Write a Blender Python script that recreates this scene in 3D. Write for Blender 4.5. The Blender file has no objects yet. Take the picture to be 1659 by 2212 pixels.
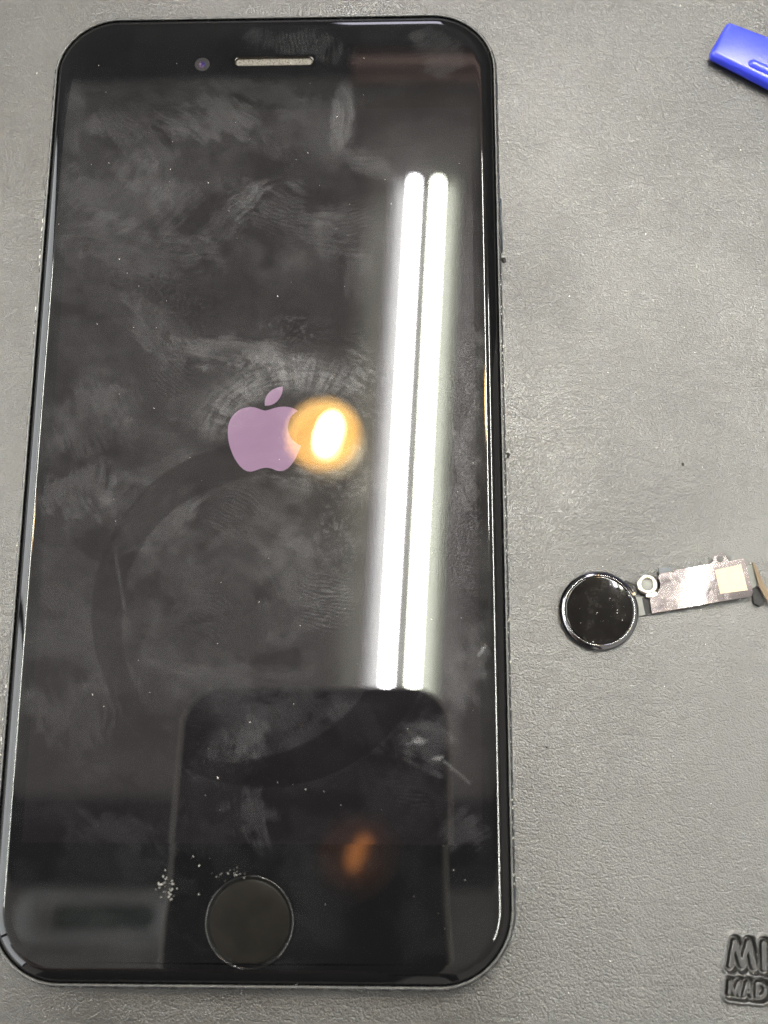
import bpy, bmesh, math, random
import numpy as np
from mathutils import Vector, Matrix, Euler

random.seed(7)
rng = np.random.default_rng(11)
MM = 0.001
scene = bpy.context.scene
COL = scene.collection

# ------------------------------------------------------------------ camera
CAM = np.array([20.6, -39.79, 147.15])           # millimetres above the desk mat
CAM_ROT = (0.219, 0.027, 0.003)
FPX, PW, PH = 2297.3, 1659.0, 2212.0             # focal length and picture size in the same pixels
cam_data = bpy.data.cameras.new("camera")
cam_data.sensor_width = 36.0
cam_data.lens = FPX / PH * 36.0
cam_data.clip_start = 0.004
cam_data.clip_end = 60.0
cam_data.dof.use_dof = True
cam_data.dof.focus_distance = 0.150
cam_data.dof.aperture_fstop = 16.5
camera = bpy.data.objects.new("camera", cam_data)
camera.location = Vector(CAM * MM)
camera.rotation_euler = CAM_ROT
COL.objects.link(camera)
scene.camera = camera
CAM_M = np.array(Euler(CAM_ROT).to_matrix())

# ------------------------------------------------------------------ light of the room
world = bpy.data.worlds.new("World")
scene.world = world
world.use_nodes = True
bg = world.node_tree.nodes["Background"]
bg.inputs[0].default_value = (1.0, 0.955, 0.90, 1)
bg.inputs[1].default_value = 0.57
TUBE_POWER = 165.0      # radiance of a fluorescent tube, as a lamp
GLOW = 190.0            # and of the glass of tubes and bulbs
BULB_POWER = 330.0
scene.view_settings.view_transform = 'Standard'
scene.view_settings.look = 'None'
scene.view_settings.exposure = 0.0
scene.view_settings.gamma = 1.0
try:
    scene.cycles.use_denoising = True
    scene.cycles.denoising_input_passes = 'RGB_ALBEDO_NORMAL'
    scene.cycles.denoising_prefilter = 'NONE'
    scene.cycles.denoiser = 'OPENIMAGEDENOISE'
    scene.cycles.max_bounces = 6
    scene.cycles.transparent_max_bounces = 12
    scene.cycles.min_light_bounces = 3
    scene.cycles.min_transparent_bounces = 4
    scene.cycles.sample_clamp_indirect = 12.0
    scene.cycles.sample_clamp_direct = 24.0
    scene.cycles.caustics_reflective = False
    scene.cycles.caustics_refractive = False
    scene.cycles.use_light_tree = True
except Exception:
    pass


# ------------------------------------------------------------------ measuring helpers
def ray(u, v):
    return CAM_M @ np.array([(u - PW / 2) / FPX, -(v - PH / 2) / FPX, -1.0])

def on(u, v, z=0.0):
    """Where the sight line through a picture point meets the level z (mm)."""
    d = ray(u, v)
    t = (z - CAM[2]) / d[2]
    p = CAM + t * d
    return float(p[0]), float(p[1])

def sees(x, y, z):
    """Picture point of world points (arrays, mm)."""
    P = np.stack([x - CAM[0], y - CAM[1], z - CAM[2] + 0 * x], -1) @ CAM_M
    return PW / 2 + FPX * P[..., 0] / -P[..., 2], PH / 2 - FPX * P[..., 1] / -P[..., 2]

_T = rng.random((256, 256)).astype(np.float32)
def vnoise(x, y, s=0):
    x = x + 37.13 * s; y = y + 91.7 * s
    xi = np.floor(x).astype(int); yi = np.floor(y).astype(int)
    fx = x - xi; fy = y - yi
    fx = fx * fx * (3 - 2 * fx); fy = fy * fy * (3 - 2 * fy)
    a = _T[xi & 255, yi & 255]; b = _T[(xi + 1) & 255, yi & 255]
    c = _T[xi & 255, (yi + 1) & 255]; d = _T[(xi + 1) & 255, (yi + 1) & 255]
    return (a * (1 - fx) + b * fx) * (1 - fy) + (c * (1 - fx) + d * fx) * fy

def fbm(x, y, n=4, s=0):
    o = 0; a = 0.5; t = 0
    for k in range(n):
        o = o + a * vnoise(x * 2 ** k, y * 2 ** k, s + k); t += a; a *= 0.55
    return o / t

def sstep(a, b, x):
    t = np.clip((x - a) / (b - a), 0, 1)
    return t * t * (3 - 2 * t)


# ------------------------------------------------------------------ object helpers
def link(name, me, mat=None, parent=None, smooth=False):
    o = bpy.data.objects.new(name, me)
    COL.objects.link(o)
    if mat: me.materials.append(mat)
    if parent is not None: o.parent = parent
    if smooth:
        me.polygons.foreach_set('use_smooth', [True] * len(me.polygons))
    return o

def from_bm(name, bm, mat=None, parent=None, smooth=False, scale=True):
    if scale: bmesh.ops.scale(bm, vec=(MM, MM, MM), verts=bm.verts)
    bmesh.ops.recalc_face_normals(bm, faces=bm.faces)
    me = bpy.data.meshes.new(name)
    bm.to_mesh(me); bm.free()
    return link(name, me, mat, parent, smooth)

def from_lists(name, verts, faces, mat=None, parent=None, smooth=False):
    me = bpy.data.meshes.new(name)
    me.from_pydata([(a * MM, b * MM, c * MM) for a, b, c in verts], [], faces)
    me.update()
    return link(name, me, mat, parent, smooth)

def thing(name, label, cat, loc=(0, 0, 0), group=None):
    o = bpy.data.objects.new(name, None)
    o.empty_display_size = 0.01
    o.location = Vector(loc) * MM
    COL.objects.link(o)
    return tag(o, label, cat, group)

def tag(o, label, cat, group=None):
    o['label'] = label; o['category'] = cat
    if group: o['group'] = group
    return o

def structure(o):
    o['kind'] = 'structure'
    return o

def rrect(hx, hy, r, n=14):
    pts = []
    for cx, cy, a0 in ((hx - r, hy - r, 0), (-hx + r, hy - r, 90), (-hx + r, -hy + r, 180), (hx - r, -hy + r, 270)):
        for k in range(n + 1):
            a = math.radians(a0 + 90 * k / n)
            pts.append((cx + r * math.cos(a), cy + r * math.sin(a)))
    return pts

def circle(cx, cy, r, n=64, a0=0.0):
    return [(cx + r * math.cos(a0 + 2 * math.pi * k / n), cy + r * math.sin(a0 + 2 * math.pi * k / n)) for k in range(n)]

def add_rings(bm, rings, close=False):
    """rings: lists of (x, y, z) of equal length, bridged in turn."""
    V = [[bm.verts.new(p) for p in r] for r in rings]
    n = len(V[0])
    for a, b in zip(V[:-1], V[1:]):
        for i in range(n):
            j = (i + 1) % n
            bm.faces.new((a[i], a[j], b[j], b[i]))
    return V

def add_loop(bm, pts, z):
    vs = [bm.verts.new((x, y, z)) for x, y in pts]
    return [bm.edges.new((vs[i], vs[(i + 1) % len(vs)])) for i in range(len(vs))], vs

def add_fill(bm, loops, z):
    es = []
    for l in loops: es += add_loop(bm, l, z)[0]
    bmesh.ops.triangle_fill(bm, edges=es, use_beauty=True, use_dissolve=False)

def slab(bm, pts, z0, z1, holes=(), zf=None, cuts=()):
    """A plate with outline pts (and holes) between two levels; zf(x, y) adds to both."""
    zf = zf or (lambda x, y: 0.0)
    b2 = bmesh.new()
    add_fill(b2, [pts] + list(holes), 0.0)
    for q in cuts:
        bmesh.ops.bisect_plane(b2, geom=b2.verts[:] + b2.edges[:] + b2.faces[:], plane_co=(q, 0, 0), plane_no=(1, -0.12, 0))
    b2.verts.ensure_lookup_table()
    top = [bm.verts.new((v.co.x, v.co.y, z1 + zf(v.co.x, v.co.y))) for v in b2.verts]
    bot = [bm.verts.new((v.co.x, v.co.y, z0 + zf(v.co.x, v.co.y))) for v in b2.verts]
    b2.verts.index_update()
    for f in b2.faces:
        ids = [v.index for v in f.verts]
        bm.faces.new([top[i] for i in ids]); bm.faces.new([bot[i] for i in reversed(ids)])
    for e in b2.edges:
        if len(e.link_faces) == 1:
            i, j = e.verts[0].index, e.verts[1].index
            w = [bm.verts.new(v.co) for v in (top[i], top[j], bot[j], bot[i])]
            bm.faces.new(w)
    b2.free()

def lathe(bm, prof, cx, cy, n=72):
    """prof: (radius, z) pairs turned about a vertical axis."""
    return add_rings(bm, [[(x, y, z) for x, y in circle(cx, cy, r, n)] for r, z in prof])

def box(bm, x0, x1, y0, y1, z0, z1):
    v = [bm.verts.new((x, y, z)) for z in (z0, z1) for y in (y0, y1) for x in (x0, x1)]
    for f in ((0, 2, 3, 1), (4, 5, 7, 6), (0, 1, 5, 4), (2, 6, 7, 3), (0, 4, 6, 2), (1, 3, 7, 5)):
        bm.faces.new([v[i] for i in f])


# ------------------------------------------------------------------ materials
def mat(name, col=(0.5, 0.5, 0.5), rough=0.5, metal=0.0, spec=0.5, coat=0.0, emit=None, power=0.0):
    m = bpy.data.materials.new(name); m.use_nodes = True
    b = m.node_tree.nodes['Principled BSDF']
    b.inputs['Base Color'].default_value = (*col, 1)
    b.inputs['Roughness'].default_value = rough
    b.inputs['Metallic'].default_value = metal
    b.inputs['Specular IOR Level'].default_value = spec
    b.inputs['Coat Weight'].default_value = coat
    b.inputs['Coat Roughness'].default_value = 0.03
    if emit:
        b.inputs['Emission Color'].default_value = (*emit, 1)
        b.inputs['Emission Strength'].default_value = power
    return m

class NT:
    def __init__(s, m):
        s.t = m.node_tree; s.b = s.t.nodes['Principled BSDF']
    def n(s, kind, **kw):
        x = s.t.nodes.new(kind)
        for k, v in kw.items():
            if k in x.inputs: x.inputs[k].default_value = v
            else: setattr(x, k, v)
        return x
    def l(s, a, b): s.t.links.new(a, b)
    def coord(s): return s.n('ShaderNodeTexCoord').outputs['Object']
    def noise(s, scale, detail=4.0, rough=0.55, vec=None, dist=0.0):
        x = s.n('ShaderNodeTexNoise'); x.inputs['Scale'].default_value = scale
        x.inputs['Detail'].default_value = detail; x.inputs['Roughness'].default_value = rough
        x.inputs['Distortion'].default_value = dist
        s.l(vec if vec is not None else s.coord(), x.inputs['Vector']); return x.outputs['Fac']
    def math(s, op, a, b=None, clamp=False):
        x = s.n('ShaderNodeMath', operation=op); x.use_clamp = clamp
        for i, q in enumerate((a, b)):
            if q is None: continue
            if isinstance(q, (int, float)): x.inputs[i].default_value = q
            else: s.l(q, x.inputs[i])
        return x.outputs[0]
    def range(s, v, a, b, c, d):
        x = s.n('ShaderNodeMapRange'); s.l(v, x.inputs[0])
        for i, q in enumerate((a, b, c, d)): x.inputs[i + 1].default_value = q
        return x.outputs[0]
    def mixcol(s, fac, a, b):
        x = s.n('ShaderNodeMix', data_type='RGBA')
        s.l(fac, x.inputs[0]); x.inputs[6].default_value = (*a, 1); x.inputs[7].default_value = (*b, 1)
        return x.outputs[2]
    def bump(s, h, strength, dist):
        x = s.n('ShaderNodeBump'); x.inputs['Strength'].default_value = strength
        x.inputs['Distance'].default_value = dist
        s.l(h, x.inputs['Height']); s.l(x.outputs[0], s.b.inputs['Normal']); return x

def leatherette():
    """Black grained leatherette: pebbles about 0.5 mm across with creases between them."""
    m = mat('black_leatherette', (0.03, 0.03, 0.03), 0.42, spec=1.0)
    t = NT(m); c = t.coord()
    mp = t.n('ShaderNodeMapping'); mp.inputs['Scale'].default_value = (1.0, 1.18, 1.0)
    mp.inputs['Rotation'].default_value = (0, 0, 0.2); t.l(c, mp.inputs[0])
    # warp the cells so that they do not look like a honeycomb
    wn = t.n('ShaderNodeTexNoise'); wn.inputs['Scale'].default_value = 2700; wn.inputs['Detail'].default_value = 3
    t.l(mp.outputs[0], wn.inputs['Vector'])
    sub = t.n('ShaderNodeVectorMath', operation='SUBTRACT'); t.l(wn.outputs['Color'], sub.inputs[0]); sub.inputs[1].default_value = (.5, .5, .5)
    sc = t.n('ShaderNodeVectorMath', operation='SCALE'); t.l(sub.outputs[0], sc.inputs[0]); sc.inputs['Scale'].default_value = 0.00034
    ad = t.n('ShaderNodeVectorMath', operation='ADD'); t.l(mp.outputs[0], ad.inputs[0]); t.l(sc.outputs[0], ad.inputs[1])
    v = t.n('ShaderNodeTexVoronoi', feature='SMOOTH_F1'); v.inputs['Scale'].default_value = 4800
    v.inputs['Smoothness'].default_value = 0.35; t.l(ad.outputs[0], v.inputs['Vector'])
    v2 = t.n('ShaderNodeTexVoronoi', feature='DISTANCE_TO_EDGE'); v2.inputs['Scale'].default_value = 2100
    t.l(ad.outputs[0], v2.inputs['Vector'])
    crease = t.range(v2.outputs['Distance'], 0.0, 0.13, 0.0, 1.0)
    fine = t.noise(6000, 3, 0.6)
    big = t.noise(28, 4, 0.6)
    pebble = t.math('SUBTRACT', 1.0, v.outputs['Distance'])
    h = t.math('ADD', t.math('MULTIPLY', pebble, 0.8), t.math('MULTIPLY', crease, 0.22))
    h = t.math('ADD', h, t.math('MULTIPLY', fine, 0.35))
    # long soft wrinkles
    wr = t.n('ShaderNodeTexVoronoi', feature='DISTANCE_TO_EDGE'); wr.inputs['Scale'].default_value = 420
    wv = t.n('ShaderNodeMapping'); wv.inputs['Scale'].default_value = (0.55, 1.5, 1); wv.inputs['Rotation'].default_value = (0, 0, 0.5)
    t.l(ad.outputs[0], wv.inputs[0]); t.l(wv.outputs[0], wr.inputs['Vector'])
    h = t.math('ADD', h, t.math('MULTIPLY', t.range(wr.outputs['Distance'], 0.0, 0.06, 0.0, 1.0), 0.28))
    # the pressed lettering is smoother than the grain round it
    at = t.n('ShaderNodeAttribute', attribute_name='pressed')
    keep = t.math('SUBTRACT', 1.0, at.outputs['Fac'], clamp=True)
    amp = t.math('MULTIPLY', t.range(big, 0.3, 0.7, 0.44, 0.62), t.range(keep, 0, 1, 0.15, 1))
    bp = t.bump(h, 0.85, 0.00012)
    t.l(amp, bp.inputs['Strength'])
    t.l(t.range(big, 0.3, 0.7, 0.29, 0.35), t.b.inputs['Roughness'])
    t.l(t.mixcol(t.range(big, 0.3, 0.7, 0, 1), (0.009, 0.0089, 0.0089), (0.015, 0.0148, 0.0142)), t.b.inputs['Base Color'])
    return m

M = {}
M['mat'] = leatherette()
M['desk'] = mat('desk_wood', (0.28, 0.2, 0.13), 0.5)
t = NT(M['desk']); t.l(t.mixcol(t.noise(9, 6), (0.2, 0.13, 0.08), (0.34, 0.25, 0.17)), t.b.inputs['Base Color'])
M['glass'] = mat('black_glass', (0.0035, 0.0035, 0.004), 0.0, spec=0.5)
t = NT(M['glass']); t.l(t.mixcol(t.noise(60, 3), (0.003, 0.003, 0.0034), (0.0045, 0.0045, 0.005)), t.b.inputs['Base Color'])
M['lcd'] = mat('lcd_black', (0.004, 0.0035, 0.004), 0.0, spec=0.5, emit=(0.95, 0.85, 1.0), power=0.0045)
t = NT(M['lcd']); t.l(t.range(t.noise(25, 3), 0.3, 0.7, 0.0035, 0.0055), t.b.inputs['Emission Strength'])
M['logo'] = mat('lit_logo', (0.004, 0.004, 0.004), 0.0, spec=0.5, emit=(0.41, 0.245, 0.37), power=0.88)
t = NT(M['logo']); t.l(t.range(t.noise(200, 2), 0.3, 0.7, 0.88, 0.95), t.b.inputs['Emission Strength'])
M['frame'] = mat('black_anodised', (0.012, 0.013, 0.016), 0.22, spec=0.6)
t = NT(M['frame']); t.l(t.range(t.noise(700, 5), 0.35, 0.7, 0.16, 0.4), t.b.inputs['Roughness'])
M['gasket'] = mat('grey_gasket', (0.10, 0.10, 0.10), 0.45)
t = NT(M['gasket']); t.l(t.mixcol(t.noise(900, 4), (0.05, 0.05, 0.05), (0.16, 0.16, 0.155)), t.b.inputs['Base Color'])
M['antenna'] = mat('antenna_plastic', (0.03, 0.04, 0.055), 0.35)
M['chip'] = mat('bare_metal', (0.55, 0.54, 0.48), 0.45, metal=0.6)
t = NT(M['chip']); t.l(t.mixcol(t.noise(1500, 3), (0.35, 0.35, 0.32), (0.7, 0.69, 0.6)), t.b.inputs['Base Color'])
M['slot'] = mat('slot_rim', (0.10, 0.09, 0.08), 0.12, metal=0.9)
M['mesh'] = mat('speaker_mesh', (0.2, 0.19, 0.17), 0.6, metal=0.0, spec=0.2)
t = NT(M['mesh'])
vv = t.n('ShaderNodeTexVoronoi'); vv.inputs['Scale'].default_value = 4200; t.l(t.coord(), vv.inputs['Vector'])
t.l(t.mixcol(t.range(vv.outputs['Distance'], 0.15, 0.5, 1, 0), (0.13, 0.12, 0.105), (0.012, 0.011, 0.010)), t.b.inputs['Base Color'])
M['hole'] = mat('recess_black', (0.004, 0.004, 0.004), 0.4)
M['cap'] = mat('button_cover', (0.010, 0.010, 0.0095), 0.24, spec=0.1)
t = NT(M['cap']); t.l(t.mixcol(t.noise(420, 5, 0.65), (0.0045, 0.0043, 0.004), (0.013, 0.0119, 0.0106)), t.b.inputs['Base Color'])
M['cap_loose'] = mat('button_sapphire', (0.006, 0.0055, 0.005), 0.02, spec=0.25)
t = NT(M['cap_loose']); t.l(t.mixcol(t.range(t.noise(500, 5, 0.7), 0.45, 0.8, 0, 1), (0.003, 0.0027, 0.0025), (0.014, 0.013, 0.012)), t.b.inputs['Base Color'])
M['ring'] = mat('polished_black_ring', (0.30, 0.30, 0.31), 0.10, metal=1.0)
t = NT(M['ring']); t.l(t.range(t.noise(900, 3), 0.3, 0.7, 0.07, 0.16), t.b.inputs['Roughness'])
M['steel'] = mat('bracket_steel', (0.62, 0.59, 0.58), 0.2, metal=1.0)
t = NT(M['steel'])
sm = t.noise(260, 6, 0.65, dist=1.2)
t.l(t.mixcol(t.range(sm, 0.38, 0.66, 0, 1), (0.34, 0.315, 0.33), (0.15, 0.125, 0.12)), t.b.inputs['Base Color'])
t.l(t.range(sm, 0.35, 0.7, 0.10, 0.34), t.b.inputs['Roughness'])
t.bump(t.noise(300, 3), 0.2, 0.0002)
M['eyelet'] = mat('plated_eyelet', (0.88, 0.82, 0.72), 0.28, metal=1.0)
M['gold'] = mat('gold_pad', (0.4, 0.3, 0.16), 0.4, metal=0.8)
t = NT(M['gold']); t.l(t.mixcol(t.noise(600, 4), (0.26, 0.19, 0.10), (0.42, 0.34, 0.22)), t.b.inputs['Base Color'])
M['tan'] = mat('tan_edge', (0.12, 0.085, 0.05), 0.5, spec=0.25)
M['flex'] = mat('flex_circuit', (0.10, 0.105, 0.095), 0.4)
t = NT(M['flex']); t.l(t.mixcol(t.noise(500, 4), (0.06, 0.065, 0.06), (0.17, 0.175, 0.16)), t.b.inputs['Base Color'])
M['black_plastic'] = mat('black_plastic', (0.008, 0.008, 0.009), 0.4, spec=0.2)
M['sticker'] = mat('cream_sticker', (0.5, 0.4, 0.3), 0.8, spec=0.15)
t = NT(M['sticker']); t.l(t.mixcol(t.noise(700, 4), (0.44, 0.35, 0.255), (0.54, 0.44, 0.335)), t.b.inputs['Base Color'])
M['blue'] = mat('blue_nylon', (0.022, 0.035, 0.55), 0.3, spec=0.6)
t = NT(M['blue']); t.l(t.mixcol(t.noise(500, 5), (0.028, 0.042, 0.52), (0.038, 0.055, 0.62)), t.b.inputs['Base Color'])
t.bump(t.noise(1800, 4), 0.25, 0.0001)
M['lint'] = mat('pale_lint', (0.75, 0.73, 0.68), 0.8)
M['crumb'] = mat('grey_crumb', (0.22, 0.215, 0.20), 0.8)
M['soot'] = mat('dark_grit', (0.01, 0.01, 0.01), 0.7)
M['ceiling'] = mat('ceiling_paint', (0.62, 0.58, 0.56), 0.9)
t = NT(M['ceiling']); t.l(t.mixcol(t.noise(3, 5), (0.56, 0.52, 0.50), (0.66, 0.62, 0.6)), t.b.inputs['Base Color'])
M['wall'] = mat('dark_wall', (0.02, 0.02, 0.022), 0.85)
t = NT(M['wall']); t.l(t.mixcol(t.noise(4, 5), (0.014, 0.014, 0.016), (0.026, 0.026, 0.028)), t.b.inputs['Base Color'])
M['rail'] = mat('red_brown_trim', (0.36, 0.23, 0.20), 0.6)
M['floor'] = mat('pale_floor_tiles', (0.45, 0.42, 0.38), 0.5)
M['pane_glow'] = mat('added_glow_pane', (0.5, 0.5, 0.5), 0.1, emit=(0.93, 0.97, 1.0), power=4.2)  # glow of the window added for the left rim
M['screen'] = mat('added_screen_glow', (0.02, 0.02, 0.02), 0.2, emit=(0.86, 0.84, 1.0), power=9.0)  # glow of the panel added for the top rim glint
M['white_metal'] = mat('white_enamel', (0.7, 0.69, 0.66), 0.35)
M['tube_cool'] = mat('cool_tube', (0.9, 0.9, 0.9), 0.3, emit=(0.95, 0.95, 1.0), power=GLOW)
M['tube_warm'] = mat('greenish_tube', (0.9, 0.9, 0.9), 0.3, emit=(0.92, 1.0, 0.80), power=GLOW)
M['can'] = mat('gold_reflector', (0.94, 0.79, 0.50), 0.7, spec=0.2)
M['bulb'] = mat('warm_bulb', (0.9, 0.85, 0.7), 0.3, emit=(1.0, 0.78, 0.46), power=82.0)
M['reflector'] = mat('worn_reflector', (0.36, 0.35, 0.34), 0.6, spec=0.2)
M['housing'] = mat('grey_housing', (0.13, 0.125, 0.12), 0.6, spec=0.2)
M['camera_back'] = mat('camera_phone_back', (0.012, 0.012, 0.014), 0.5)
M['camera_rim'] = mat('camera_phone_rim', (0.5, 0.46, 0.4), 0.35, metal=1.0)
M['lens'] = mat('lens_glass', (0.004, 0.005, 0.014), 0.03, spec=0.8)
M['added_mirror'] = mat('added_mirror_copper', (0.36, 0.17, 0.08), 0.03, metal=1.0)  # copper-tinted mirror added to the back of the camera phone

# ------------------------------------------------------------------ the room overhead (seen in the glass)
CEIL = 2300.0
bm = bmesh.new(); box(bm, -4000, 4000, -3500, 1640, CEIL, CEIL + 60)
structure(from_bm('ceiling', bm, M['ceiling']))
bm = bmesh.new(); box(bm, -4000, 4000, 1650, 1750, -760, CEIL - 2)
structure(from_bm('wall', bm, M['wall']))
bm = bmesh.new(); box(bm, -4000, 4000, -3500, 1750, -820, -762)
structure(from_bm('floor', bm, M['floor']))
bm = bmesh.new(); box(bm, -700, 700, -330, 450, -32, -2.2)
structure(from_bm('desk', bm, M['desk']))
bm = bmesh.new(); box(bm, -4000, 1600, -335, -150, CEIL - 30, CEIL - 2)
structure(from_bm('ceiling_beam', bm, M['wall']))
def wall_rail(z0, z1, depth, label):
    bm = bmesh.new(); box(bm, -120, 1800, 1650 - depth, 1648, z0, z1)
    return tag(from_bm('wall_rail', bm, M['rail']), label, 'rail', 'wooden rails along the dark wall')
wall_rail(2225, 2262, 40, 'upper reddish brown wooden rail mirrored at the top of the phone glass')
wall_rail(2150, 2196, 40, 'lower reddish brown wooden rail mirrored near the phone earpiece')

# window and screen added as bright surfaces for the rounded glass rim to mirror
win = thing('added_window', 'glowing window added out of view to give the grey band along the left rim of the phone', 'window', (-2600, 500, 0))
bm = bmesh.new(); bm.faces.new([bm.verts.new(p) for p in ((0, -3300, 150), (0, 1100, 150), (0, 1100, 2230), (0, -3300, 2230))]); from_bm('pane', bm, M['pane_glow'], win)
for y0 in (-3360, -1800, -260, 1100):
    bm = bmesh.new(); box(bm, -30, 40, y0, y0 + 60, 90, 2290); from_bm('frame_post', bm, M['wall'], win)
for z0 in (90, 2230):
    bm = bmesh.new(); box(bm, -28, 38, -3298, 1098, z0, z0 + 58); from_bm('frame_rail', bm, M['wall'], win)
scr = thing('added_screen', 'glowing panel added on the far wall to give a glint on the top rim', 'screen', (60, 1645, 850))
bm = bmesh.new(); box(bm, -150, 110, -30, -24, -400, 400); from_bm('glow_panel', bm, M['screen'], scr)
bm = bmesh.new(); box(bm, -165, 125, -22, 0, -415, 415); from_bm('glow_panel_case', bm, M['wall'], scr)

def lamp(name, shape, sx, sy, loc, col, radiance, parent):
    d = bpy.data.lights.new(name, 'AREA'); d.shape = shape
    d.size = sx * MM; d.size_y = sy * MM
    area = sx * sy * MM * MM * (1.0 if shape == 'RECTANGLE' else math.pi / 4)
    d.energy = radiance * math.pi * area
    d.color = col
    o = bpy.data.objects.new(name, d); COL.objects.link(o)
    o.parent = parent; o.location = Vector(loc) * MM
    return o

def fluorescent(x, y0, y1, slope, label, power=1.0):
    """A two-tube strip light: housing, two white side reflectors, two bare tubes."""
    f = thing('strip_light', label, 'light fixture', (x, (y0 + y1) / 2, CEIL), 'two tube strip lights on the ceiling')
    f.rotation_euler[2] = slope
    L = (y1 - y0) / 2
    def part(name, bm, m): return from_bm(name, bm, m, f, True)
    bm = bmesh.new(); box(bm, -14, 14, -L - 12, L + 12, -40, -2); from_bm('housing', bm, M['housing'], f)
    for s in (-1, 1):
        bm = bmesh.new()
        pr = [(s * 46, -38), (s * 84, -58), (s * 84, -55), (s * 46, -35)]
        add_rings(bm, [[(a, yy, b) for a, b in pr] for yy in (-L - 6, L + 6)])
        from_bm('reflector', bm, M['reflector'], f)
        bm = bmesh.new()
        rings = []
        for yy, r in ((-L, 0.5), (-L, 6.5), (-L + 5, 8), (L - 5, 8), (L, 6.5), (L, 0.5)):
            rings.append([(s * 29 + r * math.cos(a), yy, -62 + r * math.sin(a)) for a in np.linspace(0, 2 * math.pi, 12, endpoint=False)])
        add_rings(bm, rings)
        from_bm('tube', bm, M['tube_cool'] if s < 0 else M['tube_warm'], f, True)
        lamp('tube_lamp', 'RECTANGLE', 16, 2 * L - 10, (s * 29, 0, -71), (1.0, 0.95, 0.94) if s < 0 else (1.0, 0.98, 0.89), TUBE_POWER * power, f)
    return f
fluorescent(22.0, 30, 1325, -0.054, 'double tube strip light mirrored as white bars in the phone glass')
fluorescent(640.0, 455, 1450, -0.054, 'second strip light, its sheen brightening the mat right of the phone', 1.2)
fluorescent(-2050, -500, 1395, -0.054, 'left strip light mirrored along the rounded left rim of the phone', 0.1)
fluorescent(2050, -1500, 1395, -0.054, 'right strip light mirrored along the rounded right rim of the phone', 0.3)

def downlight(x, y, rz, label):
    d = thing('downlight', label, 'downlight', (x, y, CEIL), 'round gold downlights in the ceiling')
    d.rotation_euler[2] = rz
    bm = bmesh.new(); lathe(bm, [(85, -2), (85, -122), (84, -125), (81.5, -125), (81, -123), (81, -4)], 0, 0, 48)
    from_bm('can', bm, M['can'], d, True)
    bm = bmesh.new(); lathe(bm, [(80.8, -4.5), (60, -4.2), (30, -4.05), (0.5, -4)], 0, 0, 48)
    from_bm('reflector', bm, M['can'], d, True)
    bm = bmesh.new()
    rings = []
    for k in range(13):
        a = math.pi * k / 12 - math.pi / 2
        yy = 8.7 + 24 * (1 if k > 6 else -1 if k < 6 else 0) + 24 * math.sin(a)
        r = max(0.6, 25 * math.cos(a))
        rings.append([(8.5 + r * math.cos(b), yy, -82 + r * math.sin(b)) for b in np.linspace(0, 2 * math.pi, 24, endpoint=False)])
    add_rings(bm, rings)
    from_bm('bulb', bm, M['bulb'], d, True)
    lamp('bulb_lamp', 'ELLIPSE', 44, 92, (8.5, 8.7, -112), (1.0, 0.70, 0.32), BULB_POWER, d)
downlight(-182, 655, -0.27, 'gold downlight mirrored beside the lit logo on the phone')
downlight(-1500, 500, -0.27, 'gold downlight mirrored as a warm streak on the left rim of the phone')
downlight(450, 740, -0.27, 'gold downlight mirrored as a warm streak on the right rim of the phone')

# ------------------------------------------------------------------ desk mat with pressed lettering
def crop(px, py, x0, y0, k):                       # close-up pixel -> picture point
    return x0 + px * k, y0 + py * k
def letter_strokes():
    P = lambda x, y: on(*crop(x, y, 1486.2, 1970.0, 0.10937), 0)
    big = [[(848, 1075), (932, 590)], [(932, 590), (1078, 1070)], [(1078, 1070), (1208, 605)], [(1208, 605), (1312, 1105)],
           [(1508, 620), (1518, 1140)]]
    small = [[(826, 1625), (840, 1385)], [(840, 1385), (928, 1640)], [(928, 1640), (1018, 1395)], [(1018, 1395), (1024, 1655)],
             [(1118, 1660), (1190, 1405)], [(1190, 1405), (1272, 1672)], [(1142, 1590), (1246, 1600)],
             [(1378, 1425), (1376, 1680)]]
    dd = [(1378, 1425), (1440, 1424), (1500, 1450), (1538, 1510), (1540, 1580), (1508, 1645), (1450, 1680), (1376, 1680)]
    small += [[dd[i], dd[i + 1]] for i in range(len(dd) - 1)]
    return [[P(*a), P(*b)] for a, b in big], [[P(*a), P(*b)] for a, b in small]
def seg_dist(X, Y, segs):
    D = np.full(X.shape, 1e9)
    for (ax, ay), (bx, by) in segs:
        dx, dy = bx - ax, by - ay
        tt = np.clip(((X - ax) * dx + (Y - ay) * dy) / (dx * dx + dy * dy), 0, 1)
        D = np.minimum(D, np.hypot(X - ax - tt * dx, Y - ay - tt * dy))
    return D
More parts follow.
